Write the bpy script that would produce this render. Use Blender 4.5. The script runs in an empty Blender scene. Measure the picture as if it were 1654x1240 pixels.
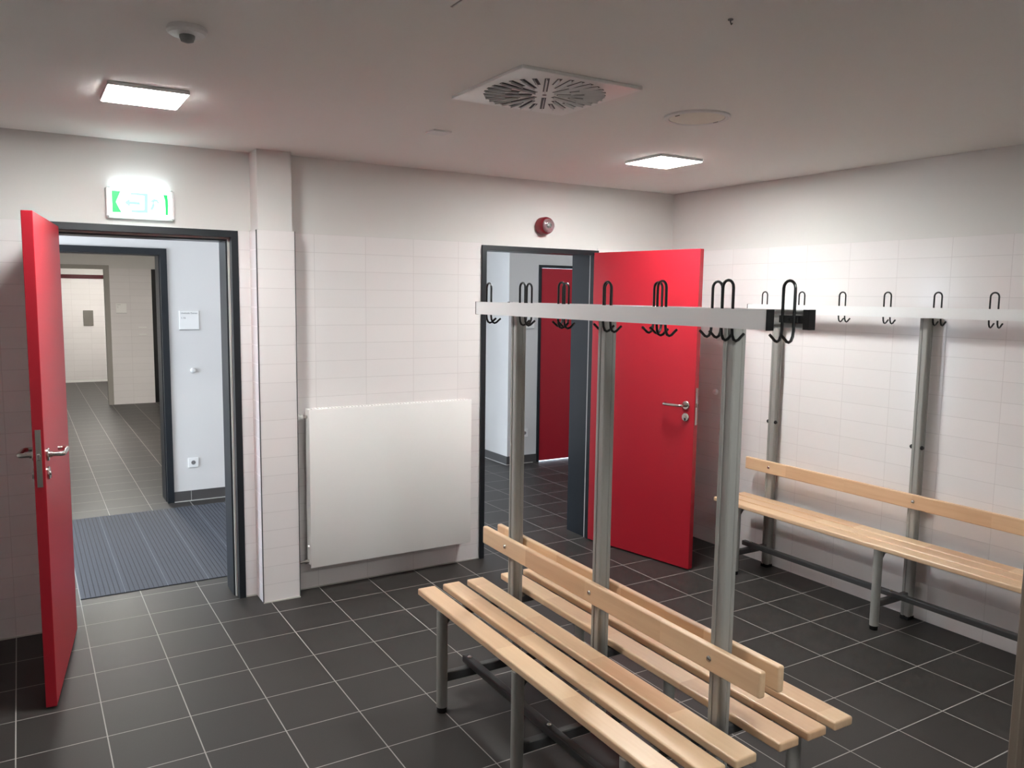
import bpy, bmesh, math, random
from mathutils import Vector, Matrix
S = bpy.context.scene
C = S.collection
random.seed(7)

# ------------------------------------------------------------------ camera
W, H, FPX = 1654, 1240, 1305.35
yaw, pitch, roll = 0.5466, -0.1088, 0.0134
fw = Vector((math.sin(yaw)*math.cos(pitch), math.cos(yaw)*math.cos(pitch), math.sin(pitch)))
rt = Vector((math.cos(yaw), -math.sin(yaw), 0)); up = rt.cross(fw)
R = rt*math.cos(roll)+up*math.sin(roll); U = up*math.cos(roll)-rt*math.sin(roll)
cam = bpy.data.cameras.new('camera'); camo = bpy.data.objects.new('camera', cam); C.objects.link(camo)
cam.sensor_width = 36; cam.sensor_fit = 'HORIZONTAL'; cam.lens = FPX*36/W; cam.clip_start = 0.05
M = Matrix((( R.x, U.x, -fw.x, -0.214), (R.y, U.y, -fw.y, -4.4564), (R.z, U.z, -fw.z, 1.6967), (0, 0, 0, 1)))
camo.matrix_world = M
S.camera = camo

# ------------------------------------------------------------------ view, world, lights
S.view_settings.view_transform = 'Standard'; S.view_settings.look = 'None'
S.view_settings.gamma = 1; S.view_settings.use_curve_mapping = False
S.view_settings.exposure = 2.48
LAMP = 26.0            # emission of the room's ceiling lamps
HALL_FILL = 6.5        # cool unseen lamps added to brighten the corridor
SHOWER_LAMP = 34.0
DAY = 3.4
world = bpy.data.worlds.new('sky'); S.world = world; world.use_nodes = True
bg = world.node_tree.nodes['Background']; bg.inputs[0].default_value = (0.74, 0.86, 1.0, 1); bg.inputs[1].default_value = DAY
def portal(loc, rot, sx, sy):
    l = bpy.data.lights.new('daylight_portal', 'AREA'); l.shape = 'RECTANGLE'; l.size = sx; l.size_y = sy
    l.cycles.is_portal = True
    o = bpy.data.objects.new('daylight_portal', l); o.location = loc; o.rotation_euler = rot; C.objects.link(o)
PI = math.pi

# ------------------------------------------------------------------ materials
def srgb(r, g, b):
    f = lambda c: (c/255/12.92 if c/255 <= .04045 else ((c/255+.055)/1.055)**2.4)
    return (f(r), f(g), f(b), 1)
def mat(name, col, rough=.5, metal=0, emit=None, es=0, bump=0, bscale=200, spec=.5, trans=0, coat=0):
    m = bpy.data.materials.new(name); m.use_nodes = True
    nt = m.node_tree; b = nt.nodes['Principled BSDF']
    b.inputs['Base Color'].default_value = col; b.inputs['Roughness'].default_value = rough
    b.inputs['Metallic'].default_value = metal; b.inputs['Specular IOR Level'].default_value = spec
    b.inputs['Transmission Weight'].default_value = trans; b.inputs['Coat Weight'].default_value = coat
    if emit: b.inputs['Emission Color'].default_value = emit; b.inputs['Emission Strength'].default_value = es
    # faint procedural variation so that no surface is perfectly even
    tc = nt.nodes.new('ShaderNodeTexCoord'); no = nt.nodes.new('ShaderNodeTexNoise')
    no.inputs['Scale'].default_value = bscale; no.inputs['Detail'].default_value = 3
    nt.links.new(tc.outputs['Object'], no.inputs['Vector'])
    if bump:
        bp = nt.nodes.new('ShaderNodeBump'); bp.inputs['Strength'].default_value = bump; bp.inputs['Distance'].default_value = .001
        nt.links.new(no.outputs['Fac'], bp.inputs['Height']); nt.links.new(bp.outputs['Normal'], b.inputs['Normal'])
    mr = nt.nodes.new('ShaderNodeMapRange'); mr.inputs['To Min'].default_value = max(0, rough-.04); mr.inputs['To Max'].default_value = min(1, rough+.04)
    nt.links.new(no.outputs['Fac'], mr.inputs['Value']); nt.links.new(mr.outputs['Result'], b.inputs['Roughness'])
    return m
def tile_mat(name, ax, w, h, ox, oy, c1, c2, joint, msize, rough, jr=.7, bump=.35, spec=.5, speckle=0):
    """grid of tiles laid in world metres; ax = the two world axes that span the surface"""
    m = bpy.data.materials.new(name); m.use_nodes = True; nt = m.node_tree; L = nt.links; b = nt.nodes['Principled BSDF']
    g = nt.nodes.new('ShaderNodeNewGeometry'); s = nt.nodes.new('ShaderNodeSeparateXYZ'); c = nt.nodes.new('ShaderNodeCombineXYZ')
    L.new(g.outputs['Position'], s.inputs[0])
    for k, (a, off) in enumerate(zip(ax, (ox, oy))):
        ad = nt.nodes.new('ShaderNodeMath'); ad.operation = 'ADD'; ad.inputs[1].default_value = -off + 60*(w if k == 0 else h) - 0
        L.new(s.outputs[a], ad.inputs[0]); L.new(ad.outputs[0], c.inputs[k])
    br = nt.nodes.new('ShaderNodeTexBrick'); br.offset = 0; br.squash = 1
    br.inputs['Color1'].default_value = c1; br.inputs['Color2'].default_value = c2; br.inputs['Mortar'].default_value = joint
    br.inputs['Scale'].default_value = 1; br.inputs['Mortar Size'].default_value = msize; br.inputs['Mortar Smooth'].default_value = .15
    br.inputs['Brick Width'].default_value = w; br.inputs['Row Height'].default_value = h
    L.new(c.outputs[0], br.inputs['Vector'])
    col = br.outputs['Color']
    if speckle:
        no = nt.nodes.new('ShaderNodeTexNoise'); no.inputs['Scale'].default_value = 260; no.inputs['Detail'].default_value = 2
        L.new(g.outputs['Position'], no.inputs['Vector'])
        mx = nt.nodes.new('ShaderNodeMix'); mx.data_type = 'RGBA'; mx.blend_type = 'OVERLAY'; mx.inputs[0].default_value = speckle
        L.new(col, mx.inputs[6]); L.new(no.outputs['Fac'], mx.inputs[7]); col = mx.outputs[2]
    L.new(col, b.inputs['Base Color'])
    mr = nt.nodes.new('ShaderNodeMapRange'); mr.inputs['To Min'].default_value = rough; mr.inputs['To Max'].default_value = jr
    L.new(br.outputs['Fac'], mr.inputs['Value']); L.new(mr.outputs['Result'], b.inputs['Roughness'])
    bp = nt.nodes.new('ShaderNodeBump'); bp.inputs['Strength'].default_value = bump; bp.inputs['Distance'].default_value = .0015; bp.invert = True
    L.new(br.outputs['Fac'], bp.inputs['Height']); L.new(bp.outputs['Normal'], b.inputs['Normal'])
    b.inputs['Specular IOR Level'].default_value = spec
    return m
def wood_mat():
    m = bpy.data.materials.new('beech'); m.use_nodes = True; nt = m.node_tree; L = nt.links; b = nt.nodes['Principled BSDF']
    tc = nt.nodes.new('ShaderNodeTexCoord'); oi = nt.nodes.new('ShaderNodeObjectInfo')
    sep = nt.nodes.new('ShaderNodeSeparateXYZ'); L.new(tc.outputs['Object'], sep.inputs[0])
    # glued blocks along the length, each of its own tone
    rnd = nt.nodes.new('ShaderNodeMath'); rnd.operation = 'MULTIPLY_ADD'; rnd.inputs[1].default_value = 1/.41
    L.new(sep.outputs[1], rnd.inputs[0]); r7 = nt.nodes.new('ShaderNodeMath'); r7.operation = 'MULTIPLY'; r7.inputs[1].default_value = 37
    L.new(oi.outputs['Random'], r7.inputs[0]); L.new(r7.outputs[0], rnd.inputs[2])
    fl = nt.nodes.new('ShaderNodeMath'); fl.operation = 'FLOOR'; L.new(rnd.outputs[0], fl.inputs[0])
    wn = nt.nodes.new('ShaderNodeTexWhiteNoise'); wn.noise_dimensions = '1D'; L.new(fl.outputs[0], wn.inputs['W'])
    mp = nt.nodes.new('ShaderNodeMapping'); mp.inputs['Scale'].default_value = (60, 3, 60); L.new(tc.outputs['Object'], mp.inputs['Vector'])
    add = nt.nodes.new('ShaderNodeVectorMath'); add.operation = 'ADD'; L.new(mp.outputs[0], add.inputs[0])
    cx = nt.nodes.new('ShaderNodeCombineXYZ'); w2 = nt.nodes.new('ShaderNodeMath'); w2.operation = 'MULTIPLY'; w2.inputs[1].default_value = 50
    L.new(wn.outputs['Value'], w2.inputs[0]); L.new(w2.outputs[0], cx.inputs[0]); L.new(cx.outputs[0], add.inputs[1])
    no = nt.nodes.new('ShaderNodeTexNoise'); no.inputs['Scale'].default_value = 1; no.inputs['Detail'].default_value = 4; L.new(add.outputs[0], no.inputs['Vector'])
    cr = nt.nodes.new('ShaderNodeValToRGB'); cr.color_ramp.elements[0].position = .2; cr.color_ramp.elements[1].position = .85
    cr.color_ramp.elements[0].color = WOOD_A; cr.color_ramp.elements[1].color = WOOD_B
    mx0 = nt.nodes.new('ShaderNodeMath'); mx0.operation = 'MULTIPLY_ADD'; mx0.inputs[1].default_value = .55
    L.new(wn.outputs['Value'], mx0.inputs[0]); sc = nt.nodes.new('ShaderNodeMath'); sc.operation = 'MULTIPLY'; sc.inputs[1].default_value = .5
    L.new(no.outputs['Fac'], sc.inputs[0]); L.new(sc.outputs[0], mx0.inputs[2])
    L.new(mx0.outputs[0], cr.inputs['Fac']); L.new(cr.outputs['Color'], b.inputs['Base Color'])
    b.inputs['Roughness'].default_value = .38; b.inputs['Coat Weight'].default_value = .15; b.inputs['Coat Roughness'].default_value = .3
    return m
WOOD_A = srgb(212, 171, 134); WOOD_B = srgb(235, 203, 165)
WT1, WT2, WJ = srgb(236, 231, 230), srgb(233, 228, 227), srgb(214, 208, 207)
m_tx = tile_mat('white_wall_tiles_back', (0, 2), .3, .1011, 0, 0, WT1, WT2, WJ, .0016, .16)
m_ty = tile_mat('white_wall_tiles_right', (1, 2), .2957, .1011, 0, 0, WT1, WT2, WJ, .0016, .16)
m_floor = tile_mat('dark_floor_tiles', (0, 1), .3, .3, 0, -.2612, srgb(56, 53, 51), srgb(52, 49, 47), srgb(165, 161, 157), .0024, .45, .8, .5, spec=.32, speckle=.25)
m_skirt = mat('dark_skirting_tile', srgb(80, 77, 76), .4)
m_plaster = mat('white_plaster', srgb(222, 219, 216), .9, bump=.25, bscale=150)
m_ceil = mat('ceiling_paint', srgb(238, 235, 231), .95, bump=.1, bscale=100)
m_red = mat('red_door_laminate', srgb(176, 28, 44), .40, spec=.5)
m_anth = mat('anthracite_steel', srgb(28, 32, 37), .35, spec=.5)
m_seal = mat('beige_rubber_seal', srgb(190, 188, 182), .6)
m_steel = mat('stainless_steel', srgb(200, 196, 190), .25, 1)
m_post = mat('grey_bench_metal', srgb(158, 157, 152), .5, .15)
m_dark = mat('dark_bench_metal', srgb(84, 84, 84), .4, .4)
m_alu = mat('pale_aluminium', srgb(234, 233, 232), .45, .05)
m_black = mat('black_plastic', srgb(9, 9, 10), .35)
m_white = mat('white_enamel', srgb(243, 241, 238), .3)
m_whitep = mat('white_plastic', srgb(226, 224, 222), .4)
m_grey = mat('grey_plastic', srgb(120, 120, 118), .5)
m_wood = wood_mat()
m_mat = mat('ribbed_mat_carpet', srgb(70, 73, 82), .7, bump=1, bscale=900)
m_rub = mat('mat_rubber_gap', srgb(14, 16, 20), .6)
m_lampw = mat('warm_white_diffuser', (1, 1, 1, 1), .4, emit=(.97, 1, .985, 1), es=LAMP)
m_lampc = mat('added_cool_diffuser', (1, 1, 1, 1), .4, emit=(.92, .965, 1, 1), es=HALL_FILL)
m_lamps = mat('shower_room_diffuser', (1, 1, 1, 1), .4, emit=(1, .97, .9, 1), es=SHOWER_LAMP)
m_lampd = mat('washroom_diffuser', (1, 1, 1, 1), .4, emit=(1, .97, .9, 1), es=SHOWER_LAMP*2)
m_green = mat('lit_green_legend', (0, .25, .06, 1), .4, emit=(.01, .62, .12, 1), es=.24)
m_sgnw = mat('lit_white_legend', (1, 1, 1, 1), .4, emit=(.8, 1, .95, 1), es=1.1)
m_sgnm = mat('lit_pale_green_legend', (.15, .3, .26, 1), .4, emit=(.42, 1, .80, 1), es=.165)
m_sgnt = mat('added_glow_emitter', (1, 1, 1, 1), .4, emit=(.75, .95, 1, 1), es=2)
m_lens = mat('clear_lens', (.9, .92, .93, 1), .06, trans=.85)
m_glass = mat('window_glass', (1, 1, 1, 1), .02, trans=1)
m_text = mat('grey_print', srgb(120, 120, 122), .6)
m_bord = mat('dark_red_border_tiles', srgb(78, 22, 30), .25)
m_trimg = mat('grey_lining', srgb(158, 153, 146), .5)
m_blade = mat('vent_blade_grey', srgb(228, 226, 224), .5)
m_hole = mat('socket_hole', srgb(60, 60, 60), .6)

# ------------------------------------------------------------------ helpers
def add_box(bm, x0, x1, y0, y1, z0, z1):
    v = [bm.verts.new((x, y, z)) for x in (x0, x1) for y in (y0, y1) for z in (z0, z1)]
    for f in ((0, 1, 3, 2), (4, 6, 7, 5), (0, 4, 5, 1), (2, 3, 7, 6), (0, 2, 6, 4), (1, 5, 7, 3)): bm.faces.new([v[i] for i in f])
def boxes(*bs):
    bm = bmesh.new()
    for b in bs: add_box(bm, *b)
    return bm
def bevel(bm, w, seg=2):
    bmesh.ops.bevel(bm, geom=bm.edges[:], offset=w, segments=seg, profile=.5, affect='EDGES', clamp_overlap=True); return bm
def add_tube(bm, pts, r, seg=10, cap=True):
    pts = [Vector(p) for p in pts]; n = len(pts); rings = []
    t0 = (pts[1]-pts[0]).normalized(); a = t0.orthogonal().normalized()
    for i, p in enumerate(pts):
        t = ((pts[min(i+1, n-1)]-pts[i]).normalized()+(pts[i]-pts[max(i-1, 0)]).normalized()).normalized()
        a = (a-t*a.dot(t)).normalized(); b = t.cross(a)
        rr = r[i] if isinstance(r, (list, tuple)) else r
        rings.append([bm.verts.new(p+(a*math.cos(2*PI*k/seg)+b*math.sin(2*PI*k/seg))*rr) for k in range(seg)])
    for i in range(n-1):
        for k in range(seg): bm.faces.new((rings[i][k], rings[i][(k+1) % seg], rings[i+1][(k+1) % seg], rings[i+1][k]))
    if cap: bm.faces.new(rings[0][::-1]); bm.faces.new(rings[-1])
def tube(pts, r, seg=10):
    bm = bmesh.new(); add_tube(bm, pts, r, seg); return bm
def lathe(prof, mtx=None, seg=32):
    """prof: (radius, height) pairs turned about local z, closed at both ends"""
    bm = bmesh.new(); rings = []
    for r, h in prof: rings.append([bm.verts.new((r*math.cos(2*PI*k/seg), r*math.sin(2*PI*k/seg), h)) for k in range(seg)])
    for i in range(len(prof)-1):
        for k in range(seg): bm.faces.new((rings[i][k], rings[i][(k+1) % seg], rings[i+1][(k+1) % seg], rings[i+1][k]))
    bm.faces.new(rings[0][::-1]); bm.faces.new(rings[-1])
    if mtx is not None: bmesh.ops.transform(bm, matrix=mtx, verts=bm.verts)
    return bm
def extrude(prof, axis, a0, a1):
    """closed 2-D profile extruded along an axis: 'z' profile (x,y); 'y' profile (x,z); 'x' profile (y,z)"""
    bm = bmesh.new()
    def P(p, t): return {'z': (p[0], p[1], t), 'y': (p[0], t, p[1]), 'x': (t, p[0], p[1])}[axis]
    A = [bm.verts.new(P(p, a0)) for p in prof]; B = [bm.verts.new(P(p, a1)) for p in prof]; n = len(prof)
    for i in range(n): bm.faces.new((A[i], A[(i+1) % n], B[(i+1) % n], B[i]))
    bm.faces.new(A[::-1]); bm.faces.new(B); return bm
def merge(*bms):
    out = bmesh.new()
    for b in bms:
        me = bpy.data.meshes.new('tmp'); b.to_mesh(me); out.from_mesh(me); bpy.data.meshes.remove(me); b.free()
    return out
def obj(name, bm, m, parent=None, smooth=False, **kw):
    bmesh.ops.recalc_face_normals(bm, faces=bm.faces)
    me = bpy.data.meshes.new(name); bm.to_mesh(me); bm.free(); me.materials.append(m)
    if smooth:
        for p in me.polygons: p.use_smooth = True
        try: me.set_sharp_from_angle(angle=math.radians(35))
        except Exception: pass
    o = bpy.data.objects.new(name, me); C.objects.link(o)
    if parent is not None: o.parent = parent
    for k, v in kw.items(): o[k] = v
    return o
def empty(name, loc=(0, 0, 0), rz=0, parent=None, **kw):
    o = bpy.data.objects.new(name, None); C.objects.link(o); o.location = loc; o.rotation_euler = (0, 0, rz); o.empty_display_size = .05
    if parent is not None: o.parent = parent
    for k, v in kw.items(): o[k] = v
    return o
def tag(o, label, cat, group=None):
    o['label'] = label; o['category'] = cat
    if group: o['group'] = group
    return o
def struct(name, bm, m, label=None):
    o = obj(name, bm, m); o['kind'] = 'structure'
    if label: o['label'] = label
    return o
T = Matrix.Translation
def RX(a): return Matrix.Rotation(a, 4, 'X')
def RY(a): return Matrix.Rotation(a, 4, 'Y')
def RZ(a): return Matrix.Rotation(a, 4, 'Z')

# ------------------------------------------------------------------ the shell
ZC = 2.436; ZT = 2.022; XR = 3.837; YF = -6.6; XL = -1.75; Y1, Y2 = .25, 2.41      # corridor between Y1 and Y2
DZ = 2.02
struct('floor', boxes((-3.2, 6.6, YF-.2, 4.9, -.12, 0), (-3.2, 6.6, 4.9, 13.2, -.12, 0)), m_floor, 'dark grey square floor tiles with pale joints')
struct('ceiling', boxes((-3.2, 6.6, YF-.2, 13.2, ZC, ZC+.15)), m_ceil, 'smooth off-white painted ceiling')
# back wall, with the two door openings
D1 = (-.105, .797); D2 = (2.262, 3.168)
wb = struct('wall_back', boxes((XL-.2, D1[0], .055, Y1, 0, ZC), (D1[0], D1[1], .055, Y1, DZ, ZC), (D1[1], .87, .055, Y1, 0, ZC),
    (.87, 1.05, -.095, Y1, 0, ZC), (1.05, D2[0], .01, Y1, 0, ZC), (D2[0], D2[1], .01, Y1, DZ-.012, ZC), (D2[1], XR+.2, .01, Y1, 0, ZC)),
    m_plaster, 'white plastered wall above the tiling, with two doorways')
obj('wall_tiling', boxes((XL, D1[0], .045, .055, 0, ZT), (D1[1], .86, .045, .055, 0, ZT), (1.06, D2[0], 0, .01, 0, ZT), (D2[1], XR, 0, .01, 0, ZT),
    (1.05, 1.06, -.095, .0, 0, ZT), (.86, .87, -.095, .055, 0, ZT)), m_tx, wb)
obj('pillar_tiling', boxes((.86, 1.06, -.105, -.095, 0, ZT)), tile_mat('white_wall_tiles_pillar', (0, 2), .3, .1011, .82, 0, WT1, WT2, WJ, .0016, .16), wb)
obj('corner_trim', boxes((.8575, .861, -.108, -.095, 0, ZT), (1.059, 1.0625, -.108, -.09, 0, ZT)), m_dark, wb, label='metal edge trims of the tiled pillar')
obj('joint_sealant', boxes((XL, D1[0], .041, .046, 0, .006), (D1[1], .858, .041, .046, 0, .006), (.858, 1.062, -.110, -.104, 0, .006), (1.062, D2[0], -.004, .001, 0, .006),
    (D2[1], XR, -.004, .001, 0, .006)), m_seal, wb)
wr = struct('wall_right', boxes((XR+.01, XR+.2, YF, .01, 0, ZC)), m_plaster, 'white right-hand wall behind the long wall bench')
obj('wall_tiling', boxes((XR, XR+.01, YF, 0, 0, ZT)), m_ty, wr)
wl = struct('wall_left', boxes((XL-.2, XL-.01, YF, .055, 0, ZC)), m_plaster, 'white tiled wall outside the left of the view')
obj('wall_tiling', boxes((XL-.01, XL, YF, .045, 0, ZT)), m_ty, wl)
wf = struct('wall_front', boxes((XL-.2, XR+.2, YF-.2, YF-.01, 0, ZC)), m_plaster, 'white tiled wall behind the viewer')
obj('wall_tiling', boxes((XL, XR, YF-.01, YF, 0, ZT)), m_tx, wf)
# corridor and its recess
D3 = (-.125, .785); D4 = (4.262, 5.17); RX0, RX1, RYE = 2.45, 3.917, 4.6
struct('wall_corridor', boxes((-3.2, D3[0], Y2, Y2+.24, 0, ZC), (D3[0], D3[1], Y2, Y2+.24, 2.025, ZC), (D3[1], RX0, Y2, Y2+.24, 0, ZC),
    (RX0-.2, RX0, Y2+.24, RYE, 0, ZC), (RX1, D4[0], Y2, Y2+.24, 0, ZC), (RX1, RX1+.2, Y2+.24, RYE, 0, ZC), (D4[0], D4[1], Y2, Y2+.24, 2.008, ZC), (D4[1], 6.6, Y2, Y2+.24, 0, ZC),
    (6.4, 6.6, Y1, Y2, 0, ZC), (XR+.2, 6.6, .05, Y1, 0, ZC), (-3.2, XL-.2, .05, Y1, 0, ZC)), m_plaster, 'white smooth corridor wall seen through both doorways')
struct('baseboard_corridor', boxes((D3[1], RX0, Y2-.01, Y2, 0, .085), (RX1, D4[0], Y2-.01, Y2, 0, .085), (RX1-.01, RX1, Y2-.01, RYE, 0, .085)), m_skirt, 'low dark tile skirting of the corridor')
struct('trim_1', boxes((D3[1], RX0, Y2-.014, Y2-.008, 0, .006), (RX1-.014, RX1+.3, Y2-.014, Y2-.008, 0, .006), (RX1-.014, RX1-.008, Y2, RYE, 0, .006),
    (D3[1]+.128, D3[1]+.131, Y2-.0112, Y2-.0095, 0, .085), (D3[1]+.428, D3[1]+.431, Y2-.0112, Y2-.0095, 0, .085),
    (RX1-.0112, RX1-.0095, 2.86, 2.863, 0, .085)), m_seal, 'pale joint line at the foot of the corridor skirting')
def window(name, x0, x1, y0, y1, z0, z1, label, nx, rot, ploc, sx, sy):
    w = empty(name, ((x0+x1)/2, (y0+y1)/2, z0), kind='structure', label=label)
    fr = bmesh.new(); horiz = (x1-x0) > (y1-y0)
    n = nx
    X0, X1, Yy0, Yy1 = x0-(x0+x1)/2, x1-(x0+x1)/2, y0-(y0+y1)/2, y1-(y0+y1)/2; h = z1-z0
    a0, a1 = (X0, X1) if horiz else (Yy0, Yy1); b0, b1 = (Yy0, Yy1) if horiz else (X0, X1)
    def bb(p0, p1, q0, q1, r0, r1): add_box(fr, *((p0, p1, q0, q1) if horiz else (q0, q1, p0, p1)), r0, r1)
    bb(a0, a1, b0, b1, 0, .07); bb(a0, a1, b0, b1, h-.07, h)
    for i in range(n+1):
        c = a0+.035+(a1-a0-.07)*i/n; bb(c-.035, c+.035, b0, b1, .07, h-.07)
    obj('window_frame', fr, m_anth, w)
    portal(ploc, rot, sx, sy)
# glazed entrance at the left end of the corridor and at the end of the recess
struct('wall_entrance', boxes((-3.2, -3.0, Y1, Y2, 2.25, ZC)), m_plaster)
window('window_1', -3.15, -3.07, Y1, Y2, 0, 2.25, 'glazed entrance at the corridor end', 2, (0, -PI/2, 0), (-3.2, (Y1+Y2)/2, 1.12), 2.2, 2.1)
struct('wall_recess', boxes((RX0, RX1, RYE, RYE+.2, 2.25, ZC)), m_plaster)
window('window_2', RX0, RX1, RYE+.05, RYE+.13, 0, 2.25, 'glazed door at the end of the corridor recess', 2, (-PI/2, 0, 0), ((RX0+RX1)/2, RYE+.2, 1.12), 1.4, 2.2)
# washroom beyond the far doorway, shower room beyond that
YW = 8.85; YS = 12.4
m_t3 = tile_mat('cream_wall_tiles_washroom', (0, 2), .3, .1011, .0, 0, WT1, WT2, WJ, .002, .25)
struct('wall_washroom', boxes((-1.6, -1.4, Y2+.24, YS, 0, ZC), (2.1, 2.3, Y2+.24, YS, 0, ZC), (.91, 1.5, YW, YW+.2, 0, 2.02), (-.5, 1.5, YW, YW+.2, 2.02, ZC), (-1.4, -.5, YW, YW+.2, 0, ZC),
    (1.5, 2.1, YW, YW+.2, 2.02, ZC), (-1.4, 2.1, YS, YS+.2, 0, ZC)), m_plaster, 'dim washroom walls seen through the far doorway')
struct('wall_washroom_tiling', boxes((.93, 1.5, YW-.01, YW, 0, ZT), (-1.4, 2.1, YS-.01, YS, .05, 1.9)), m_t3, 'tiled wall pier of the far washroom')
struct('trim_2', boxes((-1.4, 2.1, YS-.02, YS-.002, 1.905, 1.975)), m_bord, 'dark red border tiles on the far shower room wall')
struct('trim_3', boxes((.86, .93, YW-.02, YW-.001, 0, 2.0), (.87, .909, YW-.001, YW+.2, 0, 2.02), (-.5, .93, YW-.02, YW-.001, 2.0, 2.06)), m_trimg, 'grey lining of the opening to the shower room')
struct('baseboard_shower', boxes((-1.4, 2.1, YS-.03, YS-.012, 0, .04)), m_white, 'pale channel at the foot of the shower wall')
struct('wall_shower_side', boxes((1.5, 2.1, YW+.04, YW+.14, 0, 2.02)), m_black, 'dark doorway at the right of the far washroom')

# ------------------------------------------------------------------ doors
def frame_boxes(x0, x1, yf, yb, zt, lip, inn):
    """steel door frame: front lip and deeper reveal"""
    return boxes((x0, x0+lip, yf, yf+.05, 0, zt), (x1-lip, x1, yf, yf+.05, 0, zt), (x0+lip, x1-lip, yf, yf+.05, zt-lip, zt),
                 (x0, x0+inn, yf+.065, yb, 0, zt), (x1-inn, x1, yf+.065, yb, 0, zt), (x0+inn, x1-inn, yf+.065, yb, zt-inn, zt))
def seal_boxes(x0, x1, yf, zt, lip, inn):
    i = (lip+inn)/2
    return boxes((x0, x0+i, yf+.05, yf+.065, 0, zt), (x1-i, x1, yf+.05, yf+.065, 0, zt), (x0+i, x1-i, yf+.05, yf+.065, zt-i, zt))
def lever(side, reach, loop=True):
    """lever handle on the +y*side face of a leaf: neck, grip returning to the leaf"""
    s = side; pts = [(0, 0, 0), (0, .03*s, 0), (0, .045*s, 0)]
    for k in range(1, 5):
        a = k/4*PI/2; pts.append((reach/abs(reach)*.015*(1-math.cos(a)), (.045+.015*math.sin(a))*s, 0))
    pts.append((reach*.85, .06*s, 0))
    if loop:
        for k in range(1, 7):
            a = k/6*PI/2*1.0; pts.append((reach*.85+reach/abs(reach)*.022*math.sin(a), (.06-.022*(1-math.cos(a)))*s, 0))
        pts.append((reach*.85+reach/abs(reach)*.022, .025*s, 0))
    return tube(pts, .0095, 12)
def leaf_door(parent, px, py, rz, length, zt, y0, both=True):
    """leaf built along local +x from the hinge at the origin, thickness in local y y0..y0+0.04"""
    lf = obj('door_leaf', bevel(boxes((0, length, y0, y0+.04, .01, zt)), .0015, 1), m_red, parent)
    lf.location = (px, py, 0); lf.rotation_euler = (0, 0, rz)
    for s, y in ((-1, y0), (1, y0+.04)):
        if s == 1 and not both: continue
        hd = merge(lathe([(.0265, 0), (.0265, .006), (.024, .009), (.012, .009), (.012, .02)], T((length-.06, y, 1.04)) @ RX(-PI/2*s)))
        lv = lever(s, -.135); bmesh.ops.transform(lv, matrix=T((length-.06, y, 1.04)), verts=lv.verts)
        obj('door_handle', merge(hd, lv), m_steel, lf, True, label='stainless lever handle')
        kp = lathe([(.0265, 0), (.0265, .006), (.023, .009), (.010, .009), (.009, .012)], T((length-.06, y, .965)) @ RX(-PI/2*s))
        obj('keyhole_plate', kp, m_steel, lf, True, label='round stainless keyhole plate')
        obj('lock_cylinder', boxes((length-.064, length-.056, *sorted((y+.0118*s, y+.0135*s)), .945, .962)), m_hole, lf)
    obj('lock_plate', bevel(boxes((length-.001, length+.0025, y0+.010, y0+.030, .92, 1.15)), .001, 1), m_steel, lf, label='stainless lock plate on the door edge')
    lb = obj('latch_bolt', bevel(boxes((length, length+.012, y0+.014, y0+.026, 1.03, 1.055)), .002, 1), m_steel, lf)
    return lf
d1 = empty('door_1', (0, 0, 0), kind='structure', label='left doorway with dark frame and red door standing open')
obj('door_frame', frame_boxes(D1[0], D1[1], .033, .262, DZ, .034, .052), m_anth, d1)
obj('door_seal', seal_boxes(D1[0], D1[1], .033, DZ, .034, .052), m_seal, d1)
# leaf: right face from (-.042,-.018) to (-.157,-.826)
a1 = math.atan2(-.826+.018, -.157+.042)
leaf1 = leaf_door(d1, -.039, -.01, a1, .827, 1.995, -.04)
d2 = empty('door_2', (0, 0, 0), kind='structure', label='right doorway with dark frame and red door opened against the corner')
obj('door_frame', frame_boxes(D2[0], D2[1], -.012, .262, DZ-.012, .032, .024), m_anth, d2)
obj('door_seal', seal_boxes(D2[0], D2[1], -.012, DZ-.012, .032, .024), m_seal, d2)
a2 = math.atan2(-.844+.02, 3.287-3.12)
leaf2 = leaf_door(d2, 3.12, -.022, a2, .845, 1.992, 0)
# the far doorway across the corridor (no leaf in sight) and the closed red door at its right end
d3 = empty('door_3', (0, 0, 0), kind='structure', label='dark framed doorway across the corridor leading to the washroom')
obj('door_frame', frame_boxes(D3[0], D3[1], Y2-.014, Y2+.25, 2.025, .048, .052), m_anth, d3)
obj('door_seal', seal_boxes(D3[0], D3[1], Y2-.014, 2.025, .036, .045), m_seal, d3)
d4 = empty('door_4', (0, 0, 0), kind='structure', label='closed red door across the corridor beside the power socket')
obj('door_frame', frame_boxes(D4[0], D4[1], Y2-.012, Y2+.25, 2.008, .03, .024), m_anth, d4)
obj('door_seal', seal_boxes(D4[0], D4[1], Y2-.012, 2.008, .03, .024), m_seal, d4)
# hinge at the right, lever near the left edge of the leaf
lf4 = leaf_door(d4, D4[1]-.03, Y2-.008, PI, D4[1]-D4[0]-.062, 1.976, -.04, False)
for o in list(lf4.children):       # this leaf shows the corridor its +y side
    pass

# ------------------------------------------------------------------ floor mat
mr = empty('door_mat', (0, .43, 0)); tag(mr, 'grey-blue ribbed entrance mat sunk in the corridor floor', 'mat')
obj('mat_base', boxes((.002, 1.797, .006, 1.786, 0, .002)), m_rub, mr)
ribs = bmesh.new(); n = 72
for i in range(n):
    x = .004+i*.0249
    add_box(ribs, x, x+.0205, .004, 1.786, .0015, .0045)
obj('carpet_rib', ribs, m_mat, mr, kind='stuff')
gl = bmesh.new()
for i in range(0, n, 9): add_box(gl, .004+i*.0249-.0036, .004+i*.0249-.0008, .004, 1.786, .0015, .0050)
obj('mat_edge_strip', gl, mat('mat_strip_grey', srgb(122, 126, 132), .6), mr)

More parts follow.
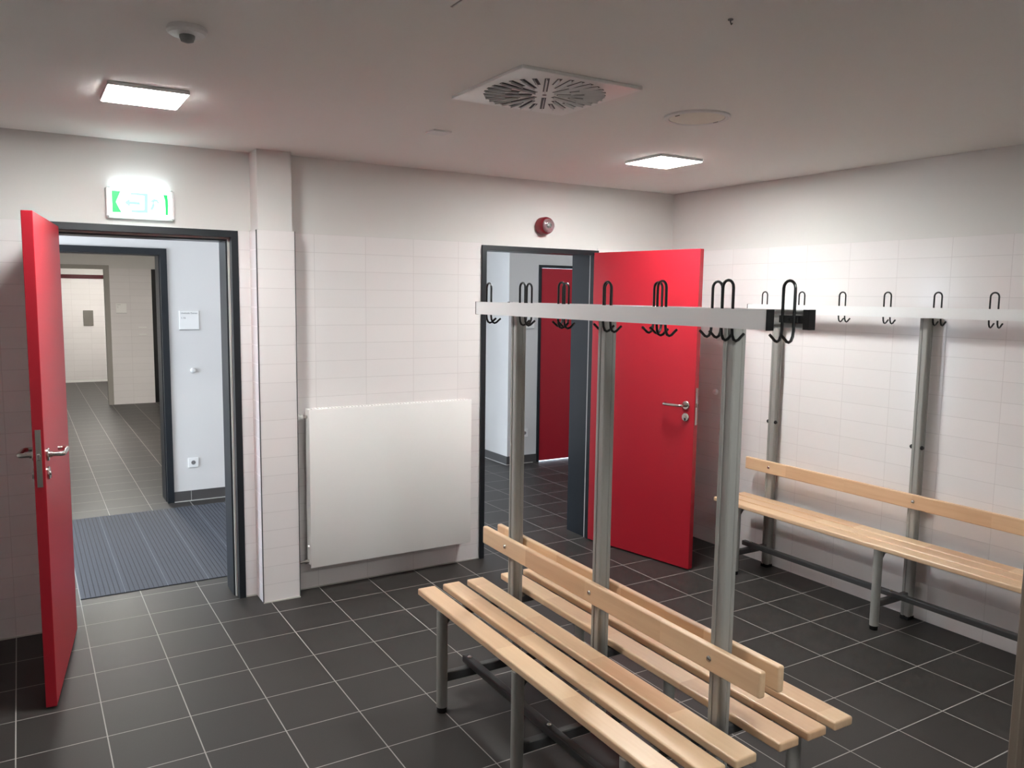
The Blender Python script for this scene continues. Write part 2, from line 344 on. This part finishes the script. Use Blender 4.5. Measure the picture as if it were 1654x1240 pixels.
# ------------------------------------------------------------------ wall and ceiling fittings
def ceiling_lamp(x, y, sx, sy, m, label, group, cat='ceiling light'):
    r = empty('ceiling_light', (x, y, ZC)); tag(r, label, cat, group)
    hx, hy = sx/2, sy/2
    fr = boxes((-hx-.004, hx+.004, -hy-.004, hy+.004, -.0145, 0))
    obj('lamp_frame', bevel(fr, .003, 1), m_whitep, r)
    df = extrude([(p[0]*hx, p[1]*hy) for p in rrect(.06)], 'z', -.0155, -.009)
    obj('diffuser', df, m, r)
    return r
def rrect(c, n=4, sx=1, sy=1):
    pts = []
    for qx, qy, a0 in ((1, 1, 0), (-1, 1, PI/2), (-1, -1, PI), (1, -1, 3*PI/2)):
        for k in range(n+1):
            a = a0+k/n*PI/2; pts.append((qx*(sx-c)+c*math.cos(a), qy*(sy-c)+c*math.sin(a)))
    return pts
ceiling_lamp(.225, -1.03, .27, .29, m_lampw, 'square lit ceiling lamp near the left doorway', 'changing room ceiling lamps')
ceiling_lamp(2.80, -1.05, .29, .29, m_lampw, 'square lit ceiling lamp between the round grille and the right corner', 'changing room ceiling lamps')
for x, y in ((1.25, -4.15),):
    ceiling_lamp(x, y, .28, .28, m_lampw, 'square lit ceiling lamp over the end of the double bench, outside the view', 'changing room ceiling lamps')
for x, y in ((-1.6, 1.3), (1.6, 1.3), (4.6, 1.3)):  # out of view, added to lift the corridor walls
    ceiling_lamp(x, y, .28, .28, m_lampc, 'unseen square ceiling lamp added to brighten the corridor', 'added corridor lamps')
ceiling_lamp(.6, 5.6, .28, .28, m_lampd, 'square lit ceiling lamp of the washroom', 'washroom ceiling lamps')
ceiling_lamp(.9, 11.0, .28, .28, m_lamps, 'square lit ceiling lamp of the shower room', 'washroom ceiling lamps')

# swirl air outlet
v = empty('air_vent', (1.452, -1.918, ZC)); tag(v, 'square white ceiling air vent with a round swirl of dark slots', 'air vent')
hv = .25; rv = .222
obj('vent_plate', bevel(boxes((-hv, hv, -hv, hv, -.012, 0)), .002, 1), m_white, v)
for k in range(32):
    a = 2*PI*(k+.25)/32; r0 = .045 if k % 4 == 1 else (.098 if k % 2 == 1 else .142)
    sl = boxes((r0, rv, -.0085, .0085, -.0126, -.0118)); bmesh.ops.transform(sl, matrix=RZ(a), verts=sl.verts)
    so = obj('slot_shade', sl, m_black, v)  # black insert stands in for the shade inside an open slot
    fn = boxes((r0+.004, rv-.003, -.0012, .0012, -.0095, 0)); bmesh.ops.transform(fn, matrix=RZ(a) @ T((0, -.0025, -.0122)) @ RX(.35), verts=fn.verts)
    obj('swirl_blade', fn, m_blade, so)
obj('vent_screw', lathe([(.008, -.014), (.008, -.012)], seg=12), m_steel, v)

h_ = obj('access_hatch', extrude([(p[0]*.15, p[1]*.15) for p in rrect(.01)], 'z', -.004, .0), m_ceil); h_.location = (.925, -2.66, ZC)
tag(h_, 'flush square access hatch in the ceiling, near the top edge of the view', 'access hatch')
obj('hatch_gap', boxes((-.154, .154, -.154, -.1505, -.0012, 0), (-.154, .154,   .1505, .154, -.0012, 0), (-.154, -.1505, -.1505, .1505, -.0012, 0), (.1505, .154, -.1505, .1505, -.0012, 0)), m_trimg, h_)
sp = empty('ceiling_speaker', (2.197, -1.925, ZC)); tag(sp, 'round off-white flush ceiling speaker beside the air vent', 'speaker')
obj('speaker_rim', lathe([(.134, 0), (.134, -.006), (.128, -.010), (.114, -.008), (.114, 0)], seg=48), m_whitep, sp, True)
obj('speaker_cover', lathe([(.112, -.001), (.112, -.007), (.105, -.009), (.01, -.011)], seg=48), mat('speaker_cover_paint', srgb(232, 226, 214), .7), sp, True)
for sx in (-1, 1): obj('speaker_clip', boxes((sx*.106-.002, sx*.106+.002, -.012, .012, -.0105, -.006)), m_grey, sp)
sm = empty('motion_sensor', (.225, -1.945, ZC)); tag(sm, 'round white motion sensor on the ceiling at the upper left', 'sensor')
obj('sensor_base', lathe([(.052, 0), (.055, -.006), (.055, -.013), (.048, -.020), (.022, -.022)], seg=40), m_whitep, sm, True)
obj('sensor_eye', lathe([(.021, -.021), (.021, -.028), (.017, -.038), (.006, -.042)], T((.0, .0, 0)), seg=28), m_grey, sm, True, label='small grey lens of the sensor')
jb = obj('ceiling_plate', bevel(boxes((-.046, .046, -.046, .046, -.008, 0)), .002, 1), m_whitep); jb.location = (1.457, -1.035, ZC)
tag(jb, 'small square white cover plate on the ceiling left of the air vent', 'cover plate')
hk = empty('ceiling_hook', (1.439, -2.834, ZC)); tag(hk, 'tiny metal fixing hook in the ceiling at the top right', 'hook')
obj('hook_plate', lathe([(.007, 0), (.007, -.003)], seg=14), m_grey, hk)
obj('hook_wire', tube([(0, 0, -.002), (0, 0, -.008), (.006, .002, -.012), (.010, .003, -.008)], .0018, 6), m_dark, hk)

# fire alarm sounder
al = empty('alarm_beacon', (2.715, 0.01, 2.148)); tag(al, 'red round alarm beacon with clear lens above the right doorway', 'alarm')
fy = RX(PI/2)
obj('beacon_base', lathe([(.052, .0), (.056, .005), (.056, .052), (.052, .066), (.046, .072), (.040, .072)], fy, 36), mat('red_alarm_plastic', srgb(138, 22, 38), .35), al, True)
obj('beacon_lens', lathe([(.043, .067), (.044, .076), (.038, .090), (.015, .097)], fy, 28), m_lens, al, True, label='clear glass beacon lens')
obj('beacon_lamp', lathe([(.016, .0725), (.016, .082), (.008, .086)], fy, 16), m_steel, al, True)

# exit sign
ex = empty('exit_sign', (.326, .055, 2.128)); tag(ex, 'lit green and white emergency exit sign above the left doorway', 'exit sign')
obj('sign_housing', bevel(boxes((-.153, .153, -.042, 0, -.076, .076)), .006, 2), m_lens, ex, label='clear plastic housing with bevelled ends')
obj('sign_back', boxes((-.150, .150, -.012, -.001, -.072, .072)), m_whitep, ex)
for sx in (-1, 1): obj('sign_cap', bevel(boxes((sx*.149-.007, sx*.149+.007, -.046, 0, -.070, .070)), .004, 2), m_alu, ex, label='grey end cap of the sign')
obj('sign_panel', boxes((-.138, .138, -.047, -.0425, -.066, .066)), m_sgnw, ex, label='glowing white front panel')
obj('added_glow_strip', boxes((-.125, .125, -.036, -.008, .0765, .0785)), m_sgnt, ex, label='glowing strip added on the sign for the glow above it')  # added emitter, throws the streak of light onto wall and ceiling above
def flat(pts, y0, y1, m, name): obj(name, extrude(pts, 'y', y0, y1), m, ex)
flat([(-.130, -.050), (-.088, -.050), (-.100, -.028), (-.112, 0), (-.100, .030), (-.090, .054), (-.130, .054)], -.0488, -.0465, m_green, 'green_field')
flat([(.112, -.050), (.124, -.050), (.127, 0), (.124, .050), (.104, .050), (.112, .02)], -.0488, -.0465, m_green, 'green_field')
flat([(-.046, -.046), (.030, -.046), (.034, .050), (-.046, .050), (-.046, .040), (.016, .038), (.014, -.03), (-.046, -.036)], -.0488, -.0465, m_sgnm, 'exit_doorway_symbol')
flat([(-.076, .0), (-.05, .02), (-.05, .007), (-.004, .007), (-.004, -.007), (-.05, -.007), (-.05, -.02)], -.0488, -.0465, m_sgnm, 'arrow_symbol')
flat([(.052, -.03), (.062, -.01), (.060, .012), (.072, .014), (.078, .004), (.084, .008), (.076, .024), (.058, .026), (.044, .014), (.048, .008), (.054, .012), (.05, -.006), (.04, -.028)], -.0488, -.0465, m_sgnm, 'running_figure_symbol')

# radiator
ra = empty('radiator', (1.125, 0, .155)); tag(ra, 'flat white panel radiator on the tiled wall between the doorways', 'radiator')
RWd, RH = 1.018, .903
obj('front_panel', bevel(boxes((0, RWd, -.108, -.100, 0, RH)), .003, 2), m_white, ra, True)
obj('rear_panel', bevel(boxes((.012, RWd-.012, -.048, -.036, .02, RH-.02)), .003, 1), m_white, ra)
for sx in (.005, RWd-.005): obj('side_panel', bevel(boxes((sx-.003, sx+.003, -.100, -.030, .012, RH-.004)), .001, 1), m_white, ra)
gr = bmesh.new(); add_box(gr, .004, RWd-.004, -.100, -.094, RH-.010, RH-.004); add_box(gr, .004, RWd-.004, -.036, -.030, RH-.010, RH-.004)
for i in range(50): add_box(gr, .012+i*.02, .018+i*.02, -.094, -.036, RH-.010, RH-.005)
obj('top_grille', gr, m_white, ra)
fin = bmesh.new()
for i in range(30): add_box(fin, .03+i*.033, .032+i*.033, -.100, -.048, .05, RH-.05)
obj('convector_fin', fin, m_grey, ra, kind='stuff')
for sx in (.165, RWd-.165): obj('wall_bracket', boxes((sx-.015, sx+.015, -.036, 0, .1, RH-.1)), m_white, ra)
vy, vz = -.062, RH-.047
vk = obj('valve_body', merge(lathe([(.009, 0), (.009, .02), (.012, .022), (.012, .03)], T((.002, vy, vz)) @ RY(-PI/2), 16)), m_steel, ra, True)
obj('thermostat_knob', lathe([(.012, .026), (.019, .030), (.020, .044), (.0185, .046), (.0205, .048), (.0215, .070), (.017, .076)], T((.004, vy, vz)) @ RY(-PI/2) @ RX(0), 20), m_white, vk, True, label='white ribbed thermostat knob')
obj('vent_plug', lathe([(.008, 0), (.008, .012)], T((.003, -.07, .115)) @ RY(-PI/2), 14), m_white, ra, True)
for zz in (.028,):
    obj('pipe_fitting', merge(lathe([(.010, 0), (.010, .014), (.013, .014), (.013, .026), (.009, .026), (.009, .034)], T((.004, vy, zz)) @ RY(-PI/2), 14),
        tube([(-.03, vy, zz), (-.045, vy, zz), (-.052, vy+.012, zz), (-.052, -.0, zz)], .0075, 12), lathe([(.016, 0), (.016, .005)], T((-.052, -.0005, zz)) @ RX(PI/2), 16)), m_steel, ra, True, label='chrome return pipe fitting')

# door stops, sockets, sign plates
def stop(loc, m4, label):
    o = obj('door_stop', lathe([(.019, 0), (.020, .008), (.017, .020), (.008, .024)], m4, 24), m_whitep, None, True); o.location = loc; return tag(o, label, 'door stop')
stop((XR, -.489, 1.062), RY(-PI/2), 'round white door stop on the tiled wall beside the open right-hand red door')
stop((.955, Y2, 1.065), RX(PI/2), 'round white door stop on the corridor wall under the sign plate')
def socket(x, z, label):
    r = empty('power_socket', (x, Y2, z)); tag(r, label, 'power socket', None)
    obj('socket_plate', bevel(boxes((-.04, .04, -.009, 0, -.04, .04)), .003, 2), m_white, r)
    obj('socket_well', lathe([(.0195, .0085), (.0195, .0105), (.017, .0105), (.017, .0095)], RX(PI/2), 24), m_whitep, r)
    obj('socket_recess', lathe([(.0168, .009), (.0168, .0098)], RX(PI/2), 24), m_grey, r)
    obj('socket_hole', merge(lathe([(.0028, .0097), (.0028, .0104)], T((-.0095, 0, 0)) @ RX(PI/2), 10), lathe([(.0028, .0097), (.0028, .0104)], T((.0095, 0, 0)) @ RX(PI/2), 10)), m_hole, r)
socket(.938, .315, 'white power socket low on the corridor wall seen through the left doorway')
socket(4.117, .312, 'white power socket beside the closed red corridor door')
def text(parent, body, size, loc, rx=PI/2, m=None, name='sign_text'):
    cu = bpy.data.curves.new(name, 'FONT'); cu.body = body; cu.size = size; cu.extrude = .0004; cu.materials.append(m or m_text)
    t = bpy.data.objects.new(name, cu); C.objects.link(t); me = bpy.data.meshes.new_from_object(t); bpy.data.objects.remove(t); t = bpy.data.objects.new(name, me); C.objects.link(t)
    t.parent = parent; t.location = loc; t.rotation_euler = (rx, 0, 0); return t
def sign_plate(x, y, z, s, label, t1, t2):
    r = empty('sign_plate', (x, y, z)); tag(r, label, 'door sign')
    obj('plate', bevel(boxes((-s/2, s/2, -.008, 0, -s/2, s/2)), .0015, 1), m_white, r)
    obj('plate_edge', boxes((-s/2, s/2, -.0095, -.0, -s/2-.003, -s/2)), m_grey, r)
    if not t1: return r
    text(r, t1, s*.12, (-s*.42, -.0085, s*.34)); text(r, t2, s*.14, (-s*.42, -.0085, s*.08))
    return r
sign_plate(.938, Y2, 1.468, .148, 'square white room sign on the corridor wall through the left doorway', 'Umkleide Damen', '1.16')
sign_plate(4.14, Y2, 1.445, .148, 'square white room sign left of the closed red corridor door', '', '')
sign_plate(1.075, YW-.01, 1.435, .14, 'small white room sign on the tiled pier of the far washroom', 'Dusche', '1.1')
for zz, lb in ((1.04, 'lower'), (1.15, 'upper')):
    sd = obj('switch_cover', bevel(boxes((1.30, 1.41, YW-.02, YW-.01, zz-.009, zz+.009)), .002, 1), m_white)
    tag(sd, lb+' of two small white switch covers on the far washroom pier', 'switch')
mp_ = obj('wall_panel', bevel(boxes((.78, .945, YS-.03, YS-.01, 1.04, 1.325)), .004, 1), mat('brushed_panel', srgb(150, 146, 140), .35, .8))
tag(mp_, 'grey metal shower control panel on the far white tiled wall', 'shower panel')

# ------------------------------------------------------------------ benches
def rod_box(x0, x1, y0, y1, z0, z1, b=.005): return bevel(boxes((x0, x1, y0, y1, z0, z1)), b, 2)
def slat_mesh(w, L, t, b=.006):
    bm = boxes((0, w, -L, 0, -t, 0)); return bevel(bm, b, 3)
def post_profile(hw=.024, hd=.025):
    """rounded aluminium section with a shallow channel down every face"""
    pts = []
    g, dp, c = .006, .003, .009
    def side(L, D):
        return [(-L+c, D), (-.0075, D), (-.0055, D-dp), (.0055, D-dp), (.0075, D), (L-c, D)]
    s1 = side(hw, hd)
    for q in range(4):
        L, D = (hw, hd) if q % 2 == 0 else (hd, hw)
        a = -q*PI/2
        for (x, y) in side(L, D): pts.append((x*math.cos(a)-y*math.sin(a), x*math.sin(a)+y*math.cos(a)))
        for k in (1, 2):
            t = k/3*PI/2; x = L-c+c*math.sin(t); y = D-c+c*math.cos(t)
            pts.append((x*math.cos(a)-y*math.sin(a), x*math.sin(a)+y*math.cos(a)))
    return pts
PP = post_profile()
def post(parent, x, y, z0, z1, knobs=False):
    bm = extrude(PP, 'z', z0, z1); bmesh.ops.translate(bm, vec=(x, y, 0), verts=bm.verts)
    p = obj('post', bm, m_post, parent)
    return p
def leg(parent, x, y, top, side):
    prof = [(x+.0225*math.cos(a)*1.0, y+.0225*math.sin(a)) for a in [k*2*PI/20 for k in range(20)]]
    bm = extrude(prof, 'z', .022, top)
    lg = obj('leg', bm, m_post, parent, True)
    obj('foot_cap', lathe([(.021, 0), (.022, .004), (.022, .022), (.018, .026)], T((x, y, 0)), 20), m_black, lg, True, label='black rubber foot')
    g = extrude([(x+side*.018, top), (x+side*.085, top), (x+side*.085, top-.014), (x+side*.045, top-.022), (x+side*.018, top-.055)], 'y', y-.013, y+.013)
    obj('gusset', g, m_dark, lg)
    return lg
def bolt(parent, mtx):
    return obj('bolt', lathe([(.0095, 0), (.0095, .0015), (.007, .0045), (.003, .0055)], mtx, 18), m_steel, parent, True, label='domed steel bolt')
def hook_wire(x, y, z, d):
    """one bent black wire: tall loop above, two upturned prongs below pointing towards d (+1/-1 in x)"""
    pts = []; hw = .0200
    def low(yy, rev):
        q = [(x+d*.046, yy, z-.043), (x+d*.038, yy, z-.049), (x+d*.026, yy, z-.059), (x+d*.017, yy, z-.062), (x+d*.008, yy, z-.058), (x+d*.002, yy, z-.046), (x, yy, z-.030)]
        return q[::-1] if rev else q
    pts += low(y-hw, False); pts.append((x, y-hw, z+.084))
    for k in range(1, 8): a = k/8*PI; pts.append((x, y-hw*math.cos(a), z+.084+hw*math.sin(a)))
    pts.append((x, y+hw, z+.084)); pts += low(y+hw, True)
    return tube(pts, .0042, 8)
def hook(rail, x, y, z, d, wall_side):
    hw = obj('coat_hook', merge(hook_wire(x, y, z, d), bevel(boxes((min(x, x-d*.009), max(x, x-d*.009), y-.032, y+.032, z-.010, z+.010)), .001, 1),
                                lathe([(.0042, 0), (.0042, .002)], T((x+d*.0005, y, z)) @ RY(d*PI/2), 12)), m_black, rail, True)
    return hw
def rail_part(parent, x_out, d, z0, z1, L, ys):
    """aluminium channel, smooth face outwards at x_out, open towards d; hooks inside at the ys"""
    t = .0025; D = .024
    xs = lambda a: x_out+d*a
    mid = (z0+z1)/2
    prof = [(xs(0), z0), (xs(0), z1), (xs(D), z1), (xs(D), z1-.004), (xs(t), z1-t), (xs(t), mid+.014), (xs(D-.003), mid+.014), (xs(D-.003), mid+.011), (xs(.008), mid+.009),
            (xs(.008), mid-.009), (xs(D-.003), mid-.011), (xs(D-.003), mid-.014), (xs(t), mid-.014), (xs(t), z0+t), (xs(D), z0+.004), (xs(D), z0)]
    r = obj('hook_rail', extrude(prof, 'y', -L, 0), m_alu, parent)
    for y0 in (0, -L):
        s = 1 if y0 == 0 else -1
        a, b = sorted((xs(-.0008), xs(D+.001)))
        c1, c2 = sorted((xs(D-.002), xs(D+.002)))
        obj('end_cap', bevel(boxes((a, b, *sorted((y0-s*.001, y0+s*.004)), z0-.0012, z1+.0012), (c1, c2, *sorted((y0+s*.003, y0-s*.016)), z0-.001, z1+.001),
            (c1, c2, *sorted((y0-s*.014, y0-s*.052)), mid-.010, mid+.010)), .0008, 1), m_black, r, label='black plastic rail end')
        obj('cap_screw', lathe([(.0045, 0), (.0045, .002)], T((xs(D+.002), y0-s*.040, mid)) @ RY(d*PI/2), 12), m_steel, r)
    for y in ys:
        hook(r, xs(D+.006), -y, mid, d, None)
    return r
zs = .456
# --- the double bench in the middle of the room
bd = empty('double_bench', (1.178, -1.42, 0), -.016)
tag(bd, 'double-sided changing room bench with central coat rails in the foreground', 'bench')
LB = 1.595; cen = .359
SW, SP = .080, .117
for i in range(6):
    x0 = i*SP if i < 3 else .404+(i-3)*SP
    s = obj('seat_slat', slat_mesh(SW, LB, .028), m_wood, bd); s.location = (x0, 0, zs)
    for k in range(len(s.data.polygons)): s.data.polygons[k].use_smooth = False
for d in (-1, 1):
    x0 = cen-.048 if d < 0 else cen+.025
    b = obj('backrest_board', bevel(boxes((0, .023, -LB, 0, 0, .077)), .006, 3), m_wood, bd); b.location = (x0, 0, .609)
    for u in (.198, .802, 1.4): bolt(b, T((0 if d < 0 else .023, -u, .038)) @ RY(d*PI/2))
for u in (.205, .805, 1.4):
    post(bd, cen, -u, .165, 1.646)
    leg(bd, .018, -u, zs-.028, 1); leg(bd, .404+2*SP+SW-.018, -u, zs-.028, -1)
    obj('seat_bearer', bevel(boxes((.02, .404+2*SP+SW-.02, -u-.019, -u+.019, zs-.058, zs-.0285)), .003, 1), m_dark, bd)
    obj('stretcher', bevel(boxes((.036, .404+2*SP+SW-.036, -u-.016, -u+.016, .128, .166)), .003, 1), m_dark, bd)
    obj('rail_arm', bevel(boxes((cen-.070, cen+.070, -u-.012, -u+.012, 1.628, 1.652)), .002, 1), m_dark, bd)
for x in (.150, 2*cen-.150):
    tb = obj('long_tube', bevel(boxes((x-.016, x+.016, -LB+.05, -.155, .166, .197)), .005, 2), m_dark, bd)
    for u in (.195, .805, 1.4): bolt(tb, T((x, -u, .197)))
for d, xo, u0, pt in ((1, cen-.091, .060, .2736), (-1, cen+.091, .185, .2697)):
    rail_part(bd, xo, d, 1.617, 1.669, LB, [u0+pt*k for k in range(6)])
# --- the wall bench
LW = 2.32
bw = empty('wall_bench', (3.471, -.86, 0)); tag(bw, 'long slatted wall bench with coat rail against the right-hand tiled wall', 'bench')
for i in range(3):
    s = obj('seat_slat', slat_mesh(.084, LW, .026), m_wood, bw); s.location = (i*.0955, 0, zs)
    for p in s.data.polygons: p.use_smooth = False
b = obj('backrest_board', bevel(boxes((0, .022, -LW, 0, 0, .078)), .006, 3), m_wood, bw); b.location = (.272, 0, .611)
for u in (.19, 1.15, 2.1): bolt(b, T((0, -u, .04)) @ RY(-PI/2))
for u in (.17, 1.13, 2.1):
    p = post(bw, .319, -u, .02, 1.642)
    obj('foot_cap', bevel(boxes((.319-.026, .319+.026, -u-.026, -u+.026, 0, .021)), .003, 1), m_black, p)
    for s in (-1, 1):
        obj('knob', lathe([(.011, 0), (.012, .006), (.007, .013)], T((.306, -u+s*.024, .935)) @ RX(-s*PI/2), 12), m_black, p, True, label='small black plug')
    leg(bw, .035, -u, zs-.026, 1)
    obj('seat_bearer', bevel(boxes((.03, .30, -u-.017, -u+.017, zs-.054, zs-.0265)), .003, 1), m_dark, bw)
    obj('stretcher', bevel(boxes((.053, .298, -u-.014, -u+.014, .118, .152)), .003, 1), m_dark, bw)
    obj('rail_arm', bevel(boxes((.262, .300, -u-.012, -u+.012, 1.612, 1.636)), .002, 1), m_dark, bw)
tb = obj('long_tube', bevel(boxes((.15, .182, -LW+.1, -.11, .152, .182)), .005, 2), m_dark, bw)
for u in (.17, 1.13, 2.1): bolt(tb, T((.166, -u, .182)))
rail_part(bw, .229, 1, 1.611, 1.664, LW, [.11+.277*k for k in range(8)])
# --- free-standing post at the right edge, close to the viewer
pp = empty('steel_post', (1.592, -3.632, 0)); tag(pp, 'grey metal post cut off by the right edge of the view', 'post')
bm = extrude([(x*1.05, y*1.05) for x, y in PP], 'z', .012, 2.3); obj('shaft', bm, mat('brown_grey_steel', srgb(116, 104, 92), .5), pp)
obj('base_plate', bevel(boxes((-.06, .06, -.06, .06, 0, .012)), .002, 1), m_dark, pp)
